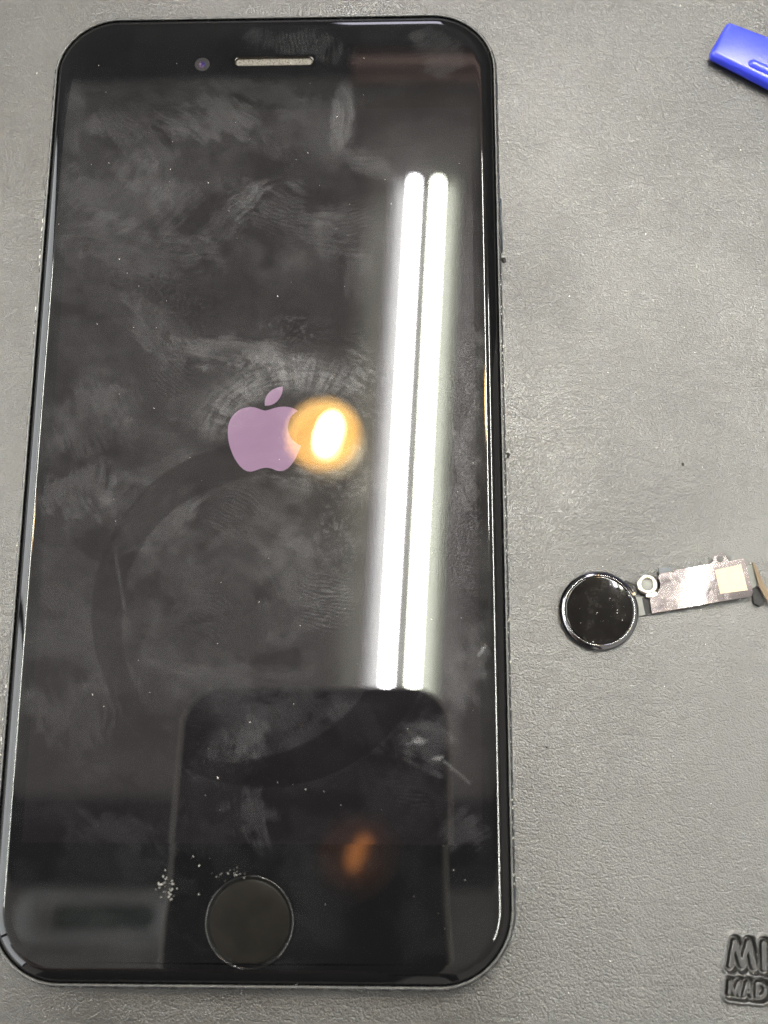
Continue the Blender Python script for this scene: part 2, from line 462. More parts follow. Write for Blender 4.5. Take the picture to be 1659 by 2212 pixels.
def build_mat():
    lx0, lx1, ly0, ly1 = 58.0, 79.0, -77.0, -61.0
    gx = np.concatenate([np.linspace(-330, lx0, 40)[:-1], np.arange(lx0, lx1, 0.065), np.linspace(lx1, 330, 26)])
    gy = np.concatenate([np.linspace(-225, ly0, 16)[:-1], np.arange(ly0, ly1, 0.065), np.linspace(ly1, 260, 34)])
    X, Y = np.meshgrid(gx, gy, indexing='ij')
    big, small = letter_strokes()
    h = np.zeros_like(X); pressed = np.zeros_like(X)
    rag = (fbm(X * 3, Y * 3, 3) - 0.5) * 0.10
    D1, D2 = seg_dist(X, Y, big), seg_dist(X, Y, small)
    for D, w, g in ((D1, 0.30, 0.46), (D2, 0.225, 0.40)):
        D = D + rag
        sunk = 1 - sstep(w + g - 0.10, w + g + 0.10, D)
        face = 1 - sstep(w - 0.07, w + 0.11, D)
        h += -0.85 * sunk + 0.74 * face
        h += 0.16 * np.exp(-((D - (w + g + 0.28)) / 0.22) ** 2)
        pressed = np.maximum(pressed, 1 - sstep(w + g + 0.1, w + g + 0.6, D))
    h += (fbm(X / 45, Y / 45, 2, 5) - 0.5) * 0.25 * np.clip(1, 0, 1)
    verts = np.stack([X, Y, h], -1).reshape(-1, 3) * MM
    nx, ny = X.shape
    I = np.arange(nx * ny).reshape(nx, ny)
    F = np.stack([I[:-1, :-1], I[1:, :-1], I[1:, 1:], I[:-1, 1:]], -1)
    cx = (X[:-1, :-1] + X[1:, 1:]) / 2; cy = (Y[:-1, :-1] + Y[1:, 1:]) / 2
    bx0 = on(1556, 2100)[0]
    inside = (cx > bx0) & (cx < 78.4) & (cy > on(1600, 2208)[1]) & (cy < on(1600, 2015)[1])
    def part(name, keep, parent=None):
        f = F[keep]; ids, inv = np.unique(f, return_inverse=True)
        me = bpy.data.meshes.new(name)
        me.vertices.add(len(ids)); me.vertices.foreach_set('co', verts[ids].ravel())
        me.loops.add(f.size); me.loops.foreach_set('vertex_index', inv.ravel())
        me.polygons.add(len(f)); me.polygons.foreach_set('loop_start', np.arange(0, f.size, 4))
        me.update(calc_edges=True); me.validate()
        a = me.attributes.new('pressed', 'FLOAT', 'POINT'); a.data.foreach_set('value', pressed.ravel()[ids])
        return link(name, me, M['mat'], parent, True)
    m = part('desk_mat', ~inside)
    part('pressed_lettering', inside, m)
    return tag(m, 'black grained leatherette desk mat with pressed capital lettering in its corner', 'desk mat')
build_mat()

# ------------------------------------------------------------------ the phone
HX, HY, RC, TOP = 33.55, 69.2, 9.9, 7.1
phone = thing('smartphone', 'large black smartphone with smudged glass and a lit lilac logo lying on the mat', 'phone')
def off(d, z): return [(x, y, z) for x, y in rrect(HX - d, HY - d, RC - d, 16)]
# frame: rounded black band with its back
bm = bmesh.new()
prof = [(0.58, 6.05), (0.50, 6.28), (0.42, 6.30), (0.33, 6.2), (0.18, 5.8), (0.07, 5.2), (0.015, 4.4), (0, 3.55), (0.03, 2.7), (0.15, 1.9), (0.4, 1.15), (0.8, 0.6), (1.5, 0.18), (2.6, 0.02)]
V = add_rings(bm, [off(d, z) for d, z in prof])
bm.faces.new(V[-1])
frame = from_bm('frame', bm, M['frame'], phone, True)
# gasket: thin grey lip between band and glass
bm = bmesh.new()
add_rings(bm, [off(d, z) for d, z in ((0.50, 6.29), (0.53, 6.37), (0.60, 6.41), (0.67, 6.38), (0.69, 6.2))])
from_bm('gasket', bm, M['gasket'], phone, True)
# front glass with a rounded rim, an earpiece slot and a button hole
BX, BY, BR = 0.1, -60.95, 5.52
EX, EY, EHX, EHY = 0.05, 60.5, 5.95, 0.78
CX, CY = on(437, 139, TOP)
slot = [(EX + x, EY + y) for x, y in rrect(EHX, EHY, EHY - 0.01, 10)]
bm = bmesh.new()
gp, drop = [(3.4, 0.0)], 0.0              # slope grows evenly from flat to about 50 degrees at the lip
for k in range(18):
    d1 = 2.9 - 2.2 * (k + 1) / 18
    tt = (2.9 - (d1 + 1.1 / 18)) / 2.2
    drop += math.tan(math.radians(46 * max(0.0, tt) ** 0.75)) * 2.2 / 18
    gp.append((d1, drop))
GLASS_D = [d for d, q in gp][::-1]; GLASS_Q = [q for d, q in gp][::-1]
gp.append((0.69, drop + 0.2))
LIP = TOP - drop
V = add_rings(bm, [off(d, TOP - q) for d, q in gp])
es = [bm.edges.get((V[0][i], V[0][(i + 1) % len(V[0])])) for i in range(len(V[0]))]
for l in (slot, circle(BX, BY, BR, 72)): es += add_loop(bm, l, TOP)[0]
bmesh.ops.triangle_fill(bm, edges=es, use_beauty=True, use_dissolve=False)
glass = from_bm('front_glass', bm, M['glass'], phone, True)
# earpiece: bright rim, recess and woven mesh
bm = bmesh.new()
def sl(d, z): return [(EX + x, EY + y, z) for x, y in rrect(EHX - d, EHY - d, EHY - d - 0.01, 10)]
add_rings(bm, [sl(0.0, TOP), sl(0.05, TOP - 0.04), sl(0.16, TOP - 0.10), sl(0.20, TOP - 0.22), sl(0.22, TOP - 0.55)])
ear = from_bm('earpiece', bm, M['slot'], phone, True)
bm = bmesh.new()
add_fill(bm, [[(EX + x, EY + y) for x, y in rrect(EHX - 0.2, EHY - 0.2, EHY - 0.22, 10)]], TOP - 0.34)
from_bm('earpiece_mesh', bm, M['mesh'], ear)
# front camera
bm = bmesh.new(); add_fill(bm, [circle(CX, CY, 1.12, 40)], TOP + 0.006)
M['camera_window'] = mat('camera_window', (0.022, 0.021, 0.021), 0.03)
fc = from_bm('front_camera', bm, M['camera_window'], phone)
bm = bmesh.new(); add_fill(bm, [circle(CX, CY - 0.05, 0.50, 32)], TOP + 0.012)
M['camera_lens'] = mat('front_lens', (0.02, 0.02, 0.05), 0.05, spec=0.8)
t = NT(M['camera_lens']); t.l(t.mixcol(t.range(t.noise(1600, 2), 0.42, 0.6, 0, 1), (0.01, 0.01, 0.07), (0.16, 0.09, 0.11)), t.b.inputs['Base Color'])
from_bm('camera_lens', bm, M['camera_lens'], fc)
# display with the lit logo
DX, DY0, DY1 = 29.3, -51.6, 52.4
bm = bmesh.new(); add_fill(bm, [[(-DX, DY0), (DX, DY0), (DX, DY1), (-DX, DY1)]], TOP + 0.004)
display = from_bm('display', bm, M['lcd'], phone)
def bez(pts, n=10):
    out = []
    p0 = pts[0]
    for c1, c2, p1 in pts[1]:
        for k in range(n):
            s = k / n
            out.append(tuple((1 - s) ** 3 * p0[i] + 3 * s * (1 - s) ** 2 * c1[i] + 3 * s * s * (1 - s) * c2[i] + s ** 3 * p1[i] for i in (0, 1)))
        p0 = p1
    return out
LK = 600 / 1659 * 0.864
def logo_pts(pts): return [on(*crop(x, y, 345.6, 777.6, LK), TOP) for x, y in pts]
body = bez(((727, 350), [((690, 345), (665, 322), (615, 326)), ((545, 330), (468, 385), (468, 500)), ((468, 620), (545, 770), (620, 772)),
                         ((660, 772), (685, 746), (735, 745)), ((785, 746), (800, 771), (840, 768)), ((900, 760), (945, 680), (975, 592)),
                         ((925, 572), (885, 530), (885, 468)), ((885, 410), (915, 375), (952, 352)), ((925, 330), (885, 322), (850, 323)), ((800, 323), (765, 345), (727, 350))]))
leaf = bez(((848, 184), [((852, 232), (830, 270), (795, 298)), ((775, 312), (750, 316), (725, 316)), ((718, 262), (745, 230), (775, 208)), ((798, 194), (822, 186), (848, 184))]))
bm = bmesh.new(); add_fill(bm, [logo_pts(body)], TOP + 0.009)
from_bm('logo', bm, M['logo'], display)
bm = bmesh.new(); add_fill(bm, [logo_pts(leaf)], TOP + 0.009)
from_bm('logo_leaf', bm, M['logo'], display)
# home button: bevelled ring round a shallow cover
bm = bmesh.new()
M['ring_fitted'] = mat('fitted_ring', (0.012, 0.012, 0.012), 0.16, spec=0.7)
lathe(bm, [(BR, TOP), (BR - 0.03, TOP + 0.022), (BR - 0.08, TOP + 0.018), (BR - 0.13, TOP - 0.05), (BR - 0.2, TOP - 0.32), (BR - 0.5, TOP - 0.34), (BR - 0.54, TOP - 0.5)], BX, BY, 96)
hb = from_bm('home_button', bm, M['ring_fitted'], phone, True)
bm = bmesh.new()
V = lathe(bm, [(BR - 0.50, TOP - 0.5), (BR - 0.50, TOP - 0.2), (BR - 0.54, TOP - 0.14), (BR - 0.62, TOP - 0.12), (2.0, TOP - 0.12)], BX, BY, 96)
bm.faces.new(V[-1])
from_bm('button_cover', bm, M['cap'], hb, True)
# side buttons, antenna joints and knocks on the band
def side_button(s, y0, y1, name):
    bm = bmesh.new()
    w = 0.2
    box(bm, HX - 0.4 if s > 0 else -HX - w, HX + w if s > 0 else -HX + 0.4, y0, y1, 2.3, 4.9)
    bmesh.ops.bevel(bm, geom=bm.edges[:], offset=0.18, segments=3, affect='EDGES')
    return from_bm(name, bm, M['antenna'], phone, True)
side_button(1, on(1084, 545, 4)[1], on(1078, 432, 4)[1], 'power_button')
side_button(-1, 36.5, 39.5, 'mute_switch'); side_button(-1, 21.0, 30.5, 'volume_button'); side_button(-1, 8.5, 18.0, 'volume_button')
for sy in (-1, 1):
    bm = bmesh.new()
    pr = [(0.30, 6.21), (0.16, 5.85), (0.05, 5.2), (-0.01, 4.4), (-0.02, 3.55), (0.01, 2.7), (0.13, 1.9)]
    y0 = on(1113, 1925, 4)[1] if sy < 0 else on(1064, 205, 4)[1]
    for sx in (1, -1):
        if sx < 0: bm = bmesh.new()
        vs = [[bm.verts.new((sx * (HX - d + 0.012), y0 + k, z)) for d, z in pr] for k in (-1.1, 1.1)]
        for i in range(len(pr) - 1): bm.faces.new((vs[0][i], vs[0][i + 1], vs[1][i + 1], vs[1][i]))
        from_bm('antenna_line', bm, M['antenna'], phone, True)

def flakes(name, pts, m, parent=None, label=None):
    """pts: (x, y, z, size, stretch, turn): small lumpy flakes joined as one mesh."""
    bm = bmesh.new()
    for x, y, z, s, st, a in pts:
        n = 6
        ca, sa = math.cos(a), math.sin(a)
        ring = []
        for k in range(n):
            q = 2 * math.pi * k / n; r = s * random.uniform(0.65, 1.25)
            px, py = r * st * math.cos(q), r * math.sin(q)
            ring.append(bm.verts.new((x + px * ca - py * sa, y + px * sa + py * ca, z + random.uniform(0, 0.15) * s)))
        c = bm.verts.new((x, y, z + s * 0.7))
        for k in range(n): bm.faces.new((ring[k], ring[(k + 1) % n], c))
    o = from_bm(name, bm, m, parent)
    o['kind'] = 'stuff'
    if label: o['label'] = label
    return o
def band_point(u, v):                              # a knock on the right or left band
    x, y = on(u, v, 5.6)
    return x, y, 5.6
pts = []
for v in (128, 140, 150, 158, 165, 172, 178, 186):  # upper right corner
    u = 1050 + (v - 120) * 0.25 + random.uniform(-3, 5)
    x, y, z = band_point(u, v); pts.append((x, y, z + 0.1, random.uniform(0.10, 0.2), 1.8, 1.2))
for v in range(1945, 2000, 6):                     # lower right corner
    u = 1111 - max(0, v - 1965) * 0.28 + random.uniform(-3, 3)
    x, y = on(u, v, 4.6); pts.append((x, y, 4.75, random.uniform(0.12, 0.24), 1.8, 1.9))
for k in range(70):                                # along the lip on the right
    v = random.uniform(560, 1950); x = HX - 0.42 + random.uniform(-0.1, 0.16)
    pts.append((x, on(1085, v, 6.3)[1], 6.28, random.uniform(0.025, 0.075), random.uniform(1, 2.6), 1.57))
for v in (748, 832, 985, 1193, 1430):
    pts.append((HX - 0.2, on(1085, v, 6)[1], 5.85, 0.16, 1.6, 1.3))
for k in range(46):                                # along the left band
    v = random.choice((random.uniform(470, 580), random.uniform(650, 745), random.uniform(1150, 1700)))
    pts.append((-HX + 0.28 + random.uniform(-0.1, 0.1), on(70, v, 6.2)[1], 6.18, random.uniform(0.03, 0.08), random.uniform(1.5, 4), 1.5))
flakes('worn_chips', pts, M['chip'], frame, 'bare metal chips knocked out of the black band')

# ------------------------------------------------------------------ grease and fingerprints on the glass
def grease_density(U, Vv):
    """How thickly skin grease covers the glass; U, Vv are picture points of the glass."""
    wu = (fbm(U / 60, Vv / 60, 4, 3) - 0.5) * 80; wv = (fbm(U / 60, Vv / 60, 4, 9) - 0.5) * 80
    wu2 = (fbm(U / 16, Vv / 16, 3, 4) - 0.5) * 14; wv2 = (fbm(U / 16, Vv / 16, 3, 8) - 0.5) * 14
    bend = (fbm(U / 130, Vv / 130, 2, 14) - 0.5)
    grain = fbm(U / 4.5, Vv / 4.5, 3, 21)
    cloud = fbm(U / 120 + 3.1, Vv / 90, 5, 31)
    mott = fbm(U / 22, Vv / 22, 4, 61)
    S = np.zeros_like(U)
    def blob(cu, cv, ru, rv, ang=0, edge=0.5, warp=1.0):
        a = math.radians(ang); du = U + wu * warp + wu2 * 0.6 - cu; dv = Vv + wv * warp + wv2 * 0.6 - cv
        p = (du * math.cos(a) + dv * math.sin(a)) / ru; q = (-du * math.sin(a) + dv * math.cos(a)) / rv
        return 1 - sstep(1 - edge, 1 + edge * 0.35, np.hypot(p, q))
    def streak(ang, length=60, width=3.6, seed=0, fan=0.6):
        a = math.radians(ang)
        p = U * math.cos(a) + Vv * math.sin(a); q = -U * math.sin(a) + Vv * math.cos(a)
        q = q + fan * 90 * bend
        x = fbm(p / length, q / width, 2, seed) * 0.65 + fbm(p / length / 2, q / (width * 3.1), 2, seed + 3) * 0.35
        return sstep(0.28, 0.74, x)
    def ridges(cu, cv, ang, pitch=8.4, curve=0.004, seed=0):
        a = math.radians(ang); du = U - cu; dv = Vv - cv
        p = du * math.cos(a) + dv * math.sin(a); q = -du * math.sin(a) + dv * math.cos(a)
        q = q + curve * p * p + (fbm(U / 40, Vv / 40, 2, seed) - 0.5) * 16
        return sstep(0.2, 0.8, 0.5 + 0.5 * np.sin(2 * math.pi * q / pitch)) * (0.35 + 0.65 * sstep(0.3, 0.5, fbm(U / 10, Vv / 10, 2, seed + 5)))
    # even haze left by wiping, thinner at both ends of the phone
    cl2 = fbm((U + wu) / 75, (Vv + wv) / 58 + 7.7, 4, 33)
    haze = (0.07 + 0.20 * sstep(0.40, 0.60, cloud) + 0.17 * sstep(0.46, 0.62, cl2)) * (0.7 + 0.6 * mott)
    haze *= 0.2 + 0.8 * sstep(150, 260, Vv)
    haze *= 1 - 0.55 * sstep(1450, 1750, Vv)
    haze *= 0.9 + 0.2 * streak(18, 60, 4, 41, 1.6)
    haze *= 1 - 0.4 * sstep(640, 760, U)
    S += haze
    # broad patches: centre, radii, turn, weight, streak direction
    for cu, cv, ru, rv, an, w, sd in (
            (452, 268, 120, 58, 6, .50, 28), (300, 300, 120, 50, 25, .36, 60), (560, 205, 150, 34, 5, .22, 10),
            (270, 430, 170, 100, 10, .30, -35), (330, 400, 50, 60, 60, .25, 80), (545, 425, 80, 34, -38, .62, -42), (470, 480, 70, 40, -30, .3, -40),
            (640, 470, 130, 60, 30, .30, 12), (300, 540, 190, 70, 14, .30, 6),
            (490, 765, 150, 46, 6, .62, 10), (350, 715, 110, 60, 30, .40, 40), (600, 770, 70, 40, -5, .35, -8),
            (740, 500, 110, 70, 10, .34, 8), (775, 590, 55, 55, 0, .36, 86), (190, 900, 90, 110, 60, .36, 70),
            (165, 1060, 60, 110, 80, .44, 82), (340, 1120, 120, 60, -35, .42, -40), (560, 1150, 110, 60, 25, .30, 20),
            (330, 1030, 120, 50, -20, .28, -30), (650, 1250, 100, 90, 0, .26, 70), (470, 1470, 200, 60, 0, .22, 15),
            (160, 1530, 110, 100, 0, .26, 76), (545, 1590, 60, 75, 0, .42, 87), (545, 1770, 66, 66, 0, .46, 88),
            (930, 1600, 70, 60, 30, .42, 30), (1020, 1450, 44, 120, 8, .42, 72), (990, 1790, 60, 60, -50, .36, -35),
            (1015, 900, 34, 230, 2, .28, 60), (640, 90, 120, 34, 2, .26, 84), (960, 110, 90, 45, 20, .26, -28),
            (780, 1570, 90, 60, 20, .26, 60), (440, 1800, 90, 60, 0, .10, 80), (270, 1800, 120, 50, 20, .20, 40)):
        b = blob(cu, cv, ru, rv, an, 0.75)
        st = streak(sd, 40, 3.8, int(cu) % 17, 0.8)
        torn = sstep(0.02, 0.75, b + 0.9 * (mott - 0.5) + 0.5 * (st - 0.5) - 0.12) * sstep(0, 0.15, b)
        S += w * torn * (0.62 + 0.42 * st) * (0.55 + 0.35 * grain + 0.55 * mott)
    # tongue-shaped smear at the upper right, with its curled tail
    S += 0.75 * blob(738, 250, 26, 84, 10, 0.35, 0.35) * (0.45 + 0.7 * streak(84, 60, 3.4, 5))
    S += 0.60 * blob(800, 360, 85, 26, 26, 0.7, 0.4) * (0.3 + 0.9 * streak(24, 50, 3.4, 6, 1.5))
    S += 0.26 * blob(705, 305, 50, 80, 30, 0.7, 0.7)
    # rounded print on the left edge
    pr = blob(160, 250, 26, 88, 6, 0.4, 0.3)
    S += 0.40 * pr * (0.35 + 0.65 * sstep(20, 60, np.abs(Vv - 270))) * (0.5 + 0.6 * streak(60, 40, 3.4, 2))
    # wiped, darker patches with torn edges
    for cu, cv, ru, rv, an, w in ((480, 640, 190, 62, 8, .7), (395, 690, 90, 60, 30, .6), (690, 720, 140, 40, -5, .75), (620, 360, 140, 36, 5, .5), (700, 640, 120, 60, 0, .4), (300, 985, 130, 45, 25, .45), (440, 120, 300, 45, 0, .5), (560, 600, 90, 40, 20, .4)):
        S *= 1 - np.clip(w * blob(cu, cv, ru, rv, an, 0.5, 1.0) * (0.8 + 0.6 * (grain - 0.5)), 0, 1)
    # greasy arc over the logo, brushed from left to right
    du, dv = U - 640, Vv - 960
    rad = np.hypot(du * 0.80, dv * 1.0) + wu * 0.12; ang = np.arctan2(dv, du)
    along = fbm(ang * 5.0, rad / 4.2, 3, 77) * 0.5 + fbm(ang * 26, rad / 60, 3, 78) * 0.5
    w_ = np.exp(-((rad - 148) / 34.0) ** 2) * sstep(-3.2, -2.75, ang) * (1 - sstep(-1.0, -0.35, ang))
    S += 1.25 * w_ * (0.25 + 1.1 * sstep(0.3, 0.7, along)) * (0.6 + 0.8 * grain)
    droplets = sstep(0.54, 0.68, fbm(U / 5.2, Vv / 6.0, 2, 55))
    ring_dr = sstep(0.50, 0.66, fbm(ang * 30, rad / 9.0, 2, 56))
    dash = sstep(0.50, 0.66, fbm((U * 0.53 - Vv * 0.85) / 5.0 + wu2 * 0.12, (U * 0.85 + Vv * 0.53) / 17.0 + wv2 * 0.1, 2, 57))
    dash2 = sstep(0.48, 0.66, fbm((U * 0.2 - Vv * 0.98) / 4.6, (U * 0.98 + Vv * 0.2) / 13.0 + wv2 * 0.1, 2, 58))
    S += 0.75 * dash * (0.5 + grain) * blob(790, 830, 52, 120, -14, 0.8, 0.5) + 0.7 * dash2 * (0.4 + grain) * blob(680, 1032, 165, 34, 8, 0.7, 0.5)
    S += 0.8 * droplets * np.maximum(blob(600, 795, 110, 26, -4, 0.7), 0.8 * blob(770, 1010, 40, 70, 0, 0.7))
    S += 0.55 * droplets * np.maximum(blob(740, 1150, 60, 110, 10, 0.7), 0.8 * blob(1008, 1000, 36, 330, 1, 0.6))
    S += 0.40 * droplets * blob(620, 715, 90, 34, 20, 0.7)
    S += 0.30 * droplets * blob(500, 1640, 150, 50, 0, 0.7)
    S += 0.22 * droplets * blob(330, 650, 150, 80, 20, 0.7)
    # the clean ring left by a suction cup: broad at the left and the lower right, gone elsewhere
    cu, cv = 572, 1328
    a = np.arctan2(Vv - cv, U - cu)
    rr = np.hypot(U - cu, Vv - cv) + wu2 * 0.2
    half = np.interp(a, [-3.15, -2.4, -1.9, -1.6, 0.2, 0.6, 1.1, 1.5, 1.9, 2.6, 3.15], [33, 36, 40, 36, 26, 52, 46, 36, 20, 26, 33])
    amt = np.interp(a, [-3.15, -1.9, -1.5, -1.3, 0.05, 0.3, 1.2, 1.7, 2.1, 2.6, 3.15], [.60, .68, .5, 0, 0, .65, .75, .6, .45, .5, .60])
    ring = 1 - sstep(-3, 5, np.abs(rr - (374 - half)) - half)
    edge = np.exp(-((rr - 376) / 3.0) ** 2) + np.exp(-((rr - 372 + 2 * half) / 3.0) ** 2)
    S = S * (1 - amt * ring) + 0.05 * edge * (amt > 0.2)
    # finger prints with ridges
    for cu, cv, ru, rv, an, dirn, w, cur in ((372, 812, 58, 76, -25, 40, .55, .004), (525, 1110, 88, 96, 30, 40, .42, -.005), (455, 1335, 86, 92, 20, 30, .36, -.005),
                                            (700, 1300, 70, 84, 0, 12, .80, .002), (330, 1490, 70, 60, 0, 78, .26, .002), (620, 490, 90, 60, 20, 14, .36, .002),
                                            (880, 1710, 110, 50, 20, 8, .30, .002), (250, 250, 60, 50, 0, 44, .30, .003), (640, 1540, 60, 70, 0, 62, .32, .002),
                                            (120, 1290, 40, 60, 0, 55, .38, .002), (640, 90, 70, 28, 0, 82, .40, 0), (930, 470, 50, 50, 0, 10, .2, 0), (780, 480, 60, 70, 0, -14, .3, .002)):
        msk = blob(cu, cv, ru, rv, an, 0.6, 0.3)
        S = S * (1 - 0.45 * msk) + 0.8 * w * msk * ridges(cu, cv, dirn, 8.4, cur, int(cu) % 13)
    # a print that took the grease away
    msk = blob(415, 1560, 46, 88, 6, 0.4, 0.25)
    S *= 1 - msk * (0.45 + 0.5 * ridges(415, 1560, 20, 8.6, .003, 3))
    # scuffs
    def scratch(u0, v0, u1, v1, w):
        dx, dy = u1 - u0, v1 - v0
        tt = np.clip(((U - u0) * dx + (Vv - v0) * dy) / (dx * dx + dy * dy), 0, 1)
        return 1 - sstep(w * 0.4, w, np.hypot(U - u0 - tt * dx + wu2 * .15, Vv - v0 - tt * dy + wv2 * .15))
    S += 2.2 * blob(905, 1602, 15, 10, 25, 0.7, 0) * (0.3 + grain) + 2.2 * blob(946, 1637, 14, 6, 0, 0.7, 0) * (.3 + grain)
    S += 0.9 * scratch(960, 1645, 1014, 1690, 3.2) * (0.4 + grain) + 0.7 * scratch(880, 1608, 925, 1598, 3)
    S += 1.4 * scratch(1035, 1415, 1048, 1396, 5) * (0.4 + grain)
    S += 0.35 * scratch(250, 1200, 268, 1310, 5) * (0.4 + grain)
    return S

def grease_film():
    st = 0.14
    gx = np.arange(-HX + 0.9, HX - 0.88, st); gy = np.arange(-HY + 0.9, HY - 0.88, st)
    X, Y = np.meshgrid(gx, gy, indexing='ij')
    S = grease_density(*sees(X, Y, np.full_like(X, TOP)))
    # mask: outline, button, slot
    hxm, hym, r = HX - 1.0, HY - 1.0, RC - 1.0
    qx = np.maximum(np.abs(X) - (hxm - r), 0); qy = np.maximum(np.abs(Y) - (hym - r), 0)
    sd = np.hypot(qx, qy) - r
    fade = 1 - sstep(-2.6, -0.9, sd)
    S *= fade
    S[np.hypot(X - BX, Y - BY) < BR + 0.25] = 0
    S[(np.abs(X - EX) < EHX + 0.3) & (np.abs(Y - EY) < EHY + 0.3)] = 0
    S = np.clip(S, 0, 2.4)
    nx, ny = X.shape
    I = np.arange(nx * ny).reshape(nx, ny)
    F = np.stack([I[:-1, :-1], I[1:, :-1], I[1:, 1:], I[:-1, 1:]], -1)
    keep = ((S[:-1, :-1] + S[1:, 1:] + S[1:, :-1] + S[:-1, 1:]) > 0.02)
    F = F[keep]; ids, inv = np.unique(F, return_inverse=True)
    co = np.stack([X, Y, np.full_like(X, TOP + 0.016)], -1).reshape(-1, 3)[ids] * MM
    # follow the rounded rim
    sdv = -sd.ravel()[ids] + 1.0
    drop = np.interp(sdv, GLASS_D, GLASS_Q)
    co[:, 2] -= drop * MM
    me = bpy.data.meshes.new('fingerprints')
    me.vertices.add(len(ids)); me.vertices.foreach_set('co', co.ravel())
    me.loops.add(F.size); me.loops.foreach_set('vertex_index', inv.ravel())
    me.polygons.add(len(F)); me.polygons.foreach_set('loop_start', np.arange(0, F.size, 4))
    me.update(calc_edges=True)
    at = me.attributes.new('grease', 'FLOAT', 'POINT'); at.data.foreach_set('value', S.ravel()[ids].astype(np.float32))
    m = bpy.data.materials.new('skin_grease'); m.use_nodes = True
    t = m.node_tree; t.nodes.remove(t.nodes['Principled BSDF'])
    a = t.nodes.new('ShaderNodeAttribute'); a.attribute_name = 'grease'
    k = t.nodes.new('ShaderNodeMath'); k.operation = 'MULTIPLY'; k.inputs[1].default_value = 0.038; k.use_clamp = True
    t.links.new(a.outputs['Fac'], k.inputs[0])
    tr = t.nodes.new('ShaderNodeBsdfTransparent')
    df = t.nodes.new('ShaderNodeBsdfDiffuse'); df.inputs[0].default_value = (0.62, 0.62, 0.65, 1)
    gl = t.nodes.new('ShaderNodeBsdfGlossy'); gl.inputs['Color'].default_value = (0.20, 0.20, 0.20, 1); gl.inputs['Roughness'].default_value = 0.36
    ad = t.nodes.new('ShaderNodeAddShader'); t.links.new(df.outputs[0], ad.inputs[0]); t.links.new(gl.outputs[0], ad.inputs[1])
    mx = t.nodes.new('ShaderNodeMixShader'); t.links.new(k.outputs[0], mx.inputs[0]); t.links.new(tr.outputs[0], mx.inputs[1]); t.links.new(ad.outputs[0], mx.inputs[2])
    t.links.new(mx.outputs[0], t.nodes['Material Output'].inputs['Surface'])
    o = link('fingerprints', me, m, phone, True)
    o['kind'] = 'stuff'
grease_film()

# ------------------------------------------------------------------ loose home button on its flex cable
def C3(x, y, z): return on(*crop(x, y, 1157.8, 1157.8, 0.3021), z)
def P3(pts, z): return [C3(x, y, z) for x, y in pts]
DXc, DYc = C3(453, 530, 1.3)
cable = thing('home_button_cable', 'loose round black home button on a silver flex cable lying right of the phone', 'home button')
bm = bmesh.new()
lathe(bm, [(4.4, 0.1), (5.2, 0.15), (5.42, 0.4), (5.45, 0.85), (5.36, 1.0), (4.86, 1.36), (4.76, 1.38), (4.72, 1.2)], DXc, DYc, 96)
from_bm('bevel_ring', bm, M['ring'], cable, True)
bm = bmesh.new()
V = lathe(bm, [(4.74, 1.1), (4.74, 1.3), (4.66, 1.37), (4.5, 1.385), (2.0, 1.38)], DXc, DYc, 96); bm.faces.new(V[-1])
from_bm('button_cap', bm, M['cap_loose'], cable, True)
bm = bmesh.new(); slab(bm, P3([(690, 440), (790, 432), (840, 425), (850, 553), (745, 570), (700, 575)], 0.5), 0.38, 0.5)
from_bm('flex_strip', bm, M['flex'], cable)
bm = bmesh.new(); slab(bm, P3([(758, 440), (800, 434), (826, 552), (785, 566)], 0.62), 0.52, 0.62)
from_bm('flex_fold', bm, M['black_plastic'], cable)
bm = bmesh.new(); slab(bm, P3([(682, 408), (708, 404), (712, 420), (686, 426)], 1.15), 0.95, 1.15)
from_bm('solder_pad', bm, M['gold'], cable)
bm = bmesh.new(); slab(bm, P3([(640, 315), (706, 345), (700, 352), (634, 324)], 0.8), 0.5, 0.8)
from_bm('wire', bm, M['black_plastic'], cable)
def bend(x, y):                                    # the thin plate is a little bowed
    q = x - on(1410, 1300)[0] - 0.12 * (y + 18)
    return 0.40 * float(sstep(3.2, 8.2, q)) + 0.004 * math.sin(q * 1.9) + 0.025 * (y + 18)
def arc(cx, cy, r, a0, a1, n=10):
    return [(cx + r * math.cos(math.radians(a0 + (a1 - a0) * k / n)), cy + r * math.sin(math.radians(a0 + (a1 - a0) * k / n))) for k in range(n + 1)]
outline = [(815, 440), (868, 412)] + arc(805, 350, 84, 42, -35, 6) + [(884, 270), (985, 254), (1000, 240), (1030, 238), (1240, 203), (1262, 182)] \
    + arc(1308, 172, 48, 170, 365, 12)[1:-1] + [(1372, 186), (1474, 164), (1492, 205), (1545, 405), (1536, 432), (1500, 440), (830, 552)]
bm = bmesh.new()
slab(bm, P3(outline, 1.25), 1.07, 1.25, holes=[P3(arc(1310, 168, 25, 0, 340, 14), 1.25)], zf=bend, cuts=np.linspace(on(1390, 1300)[0], on(1640, 1300)[0], 50))
plate = from_bm('bracket_plate', bm, M['steel'], cable, True)
bm = bmesh.new()
ex, ey = C3(798, 345, 1.5)
lathe(bm, [(0.84, 1.0), (0.80, 1.3), (0.84, 1.44), (0.95, 1.5), (1.22, 1.5), (1.36, 1.42), (1.4, 1.3), (1.4, 1.0), (0.84, 1.0)], ex, ey, 48)
from_bm('eyelet', bm, M['eyelet'], cable, True)
bm = bmesh.new(); slab(bm, P3([(785, 405), (860, 400), (872, 418), (838, 436), (790, 436)], 1.42), 1.3, 1.42)
from_bm('eyelet_tab', bm, M['eyelet'], cable)
bm = bmesh.new(); lathe(bm, [(0.83, 1.1), (0.02, 1.1)], ex, ey, 32)
from_bm('eyelet_bore', bm, M['flex'], cable)
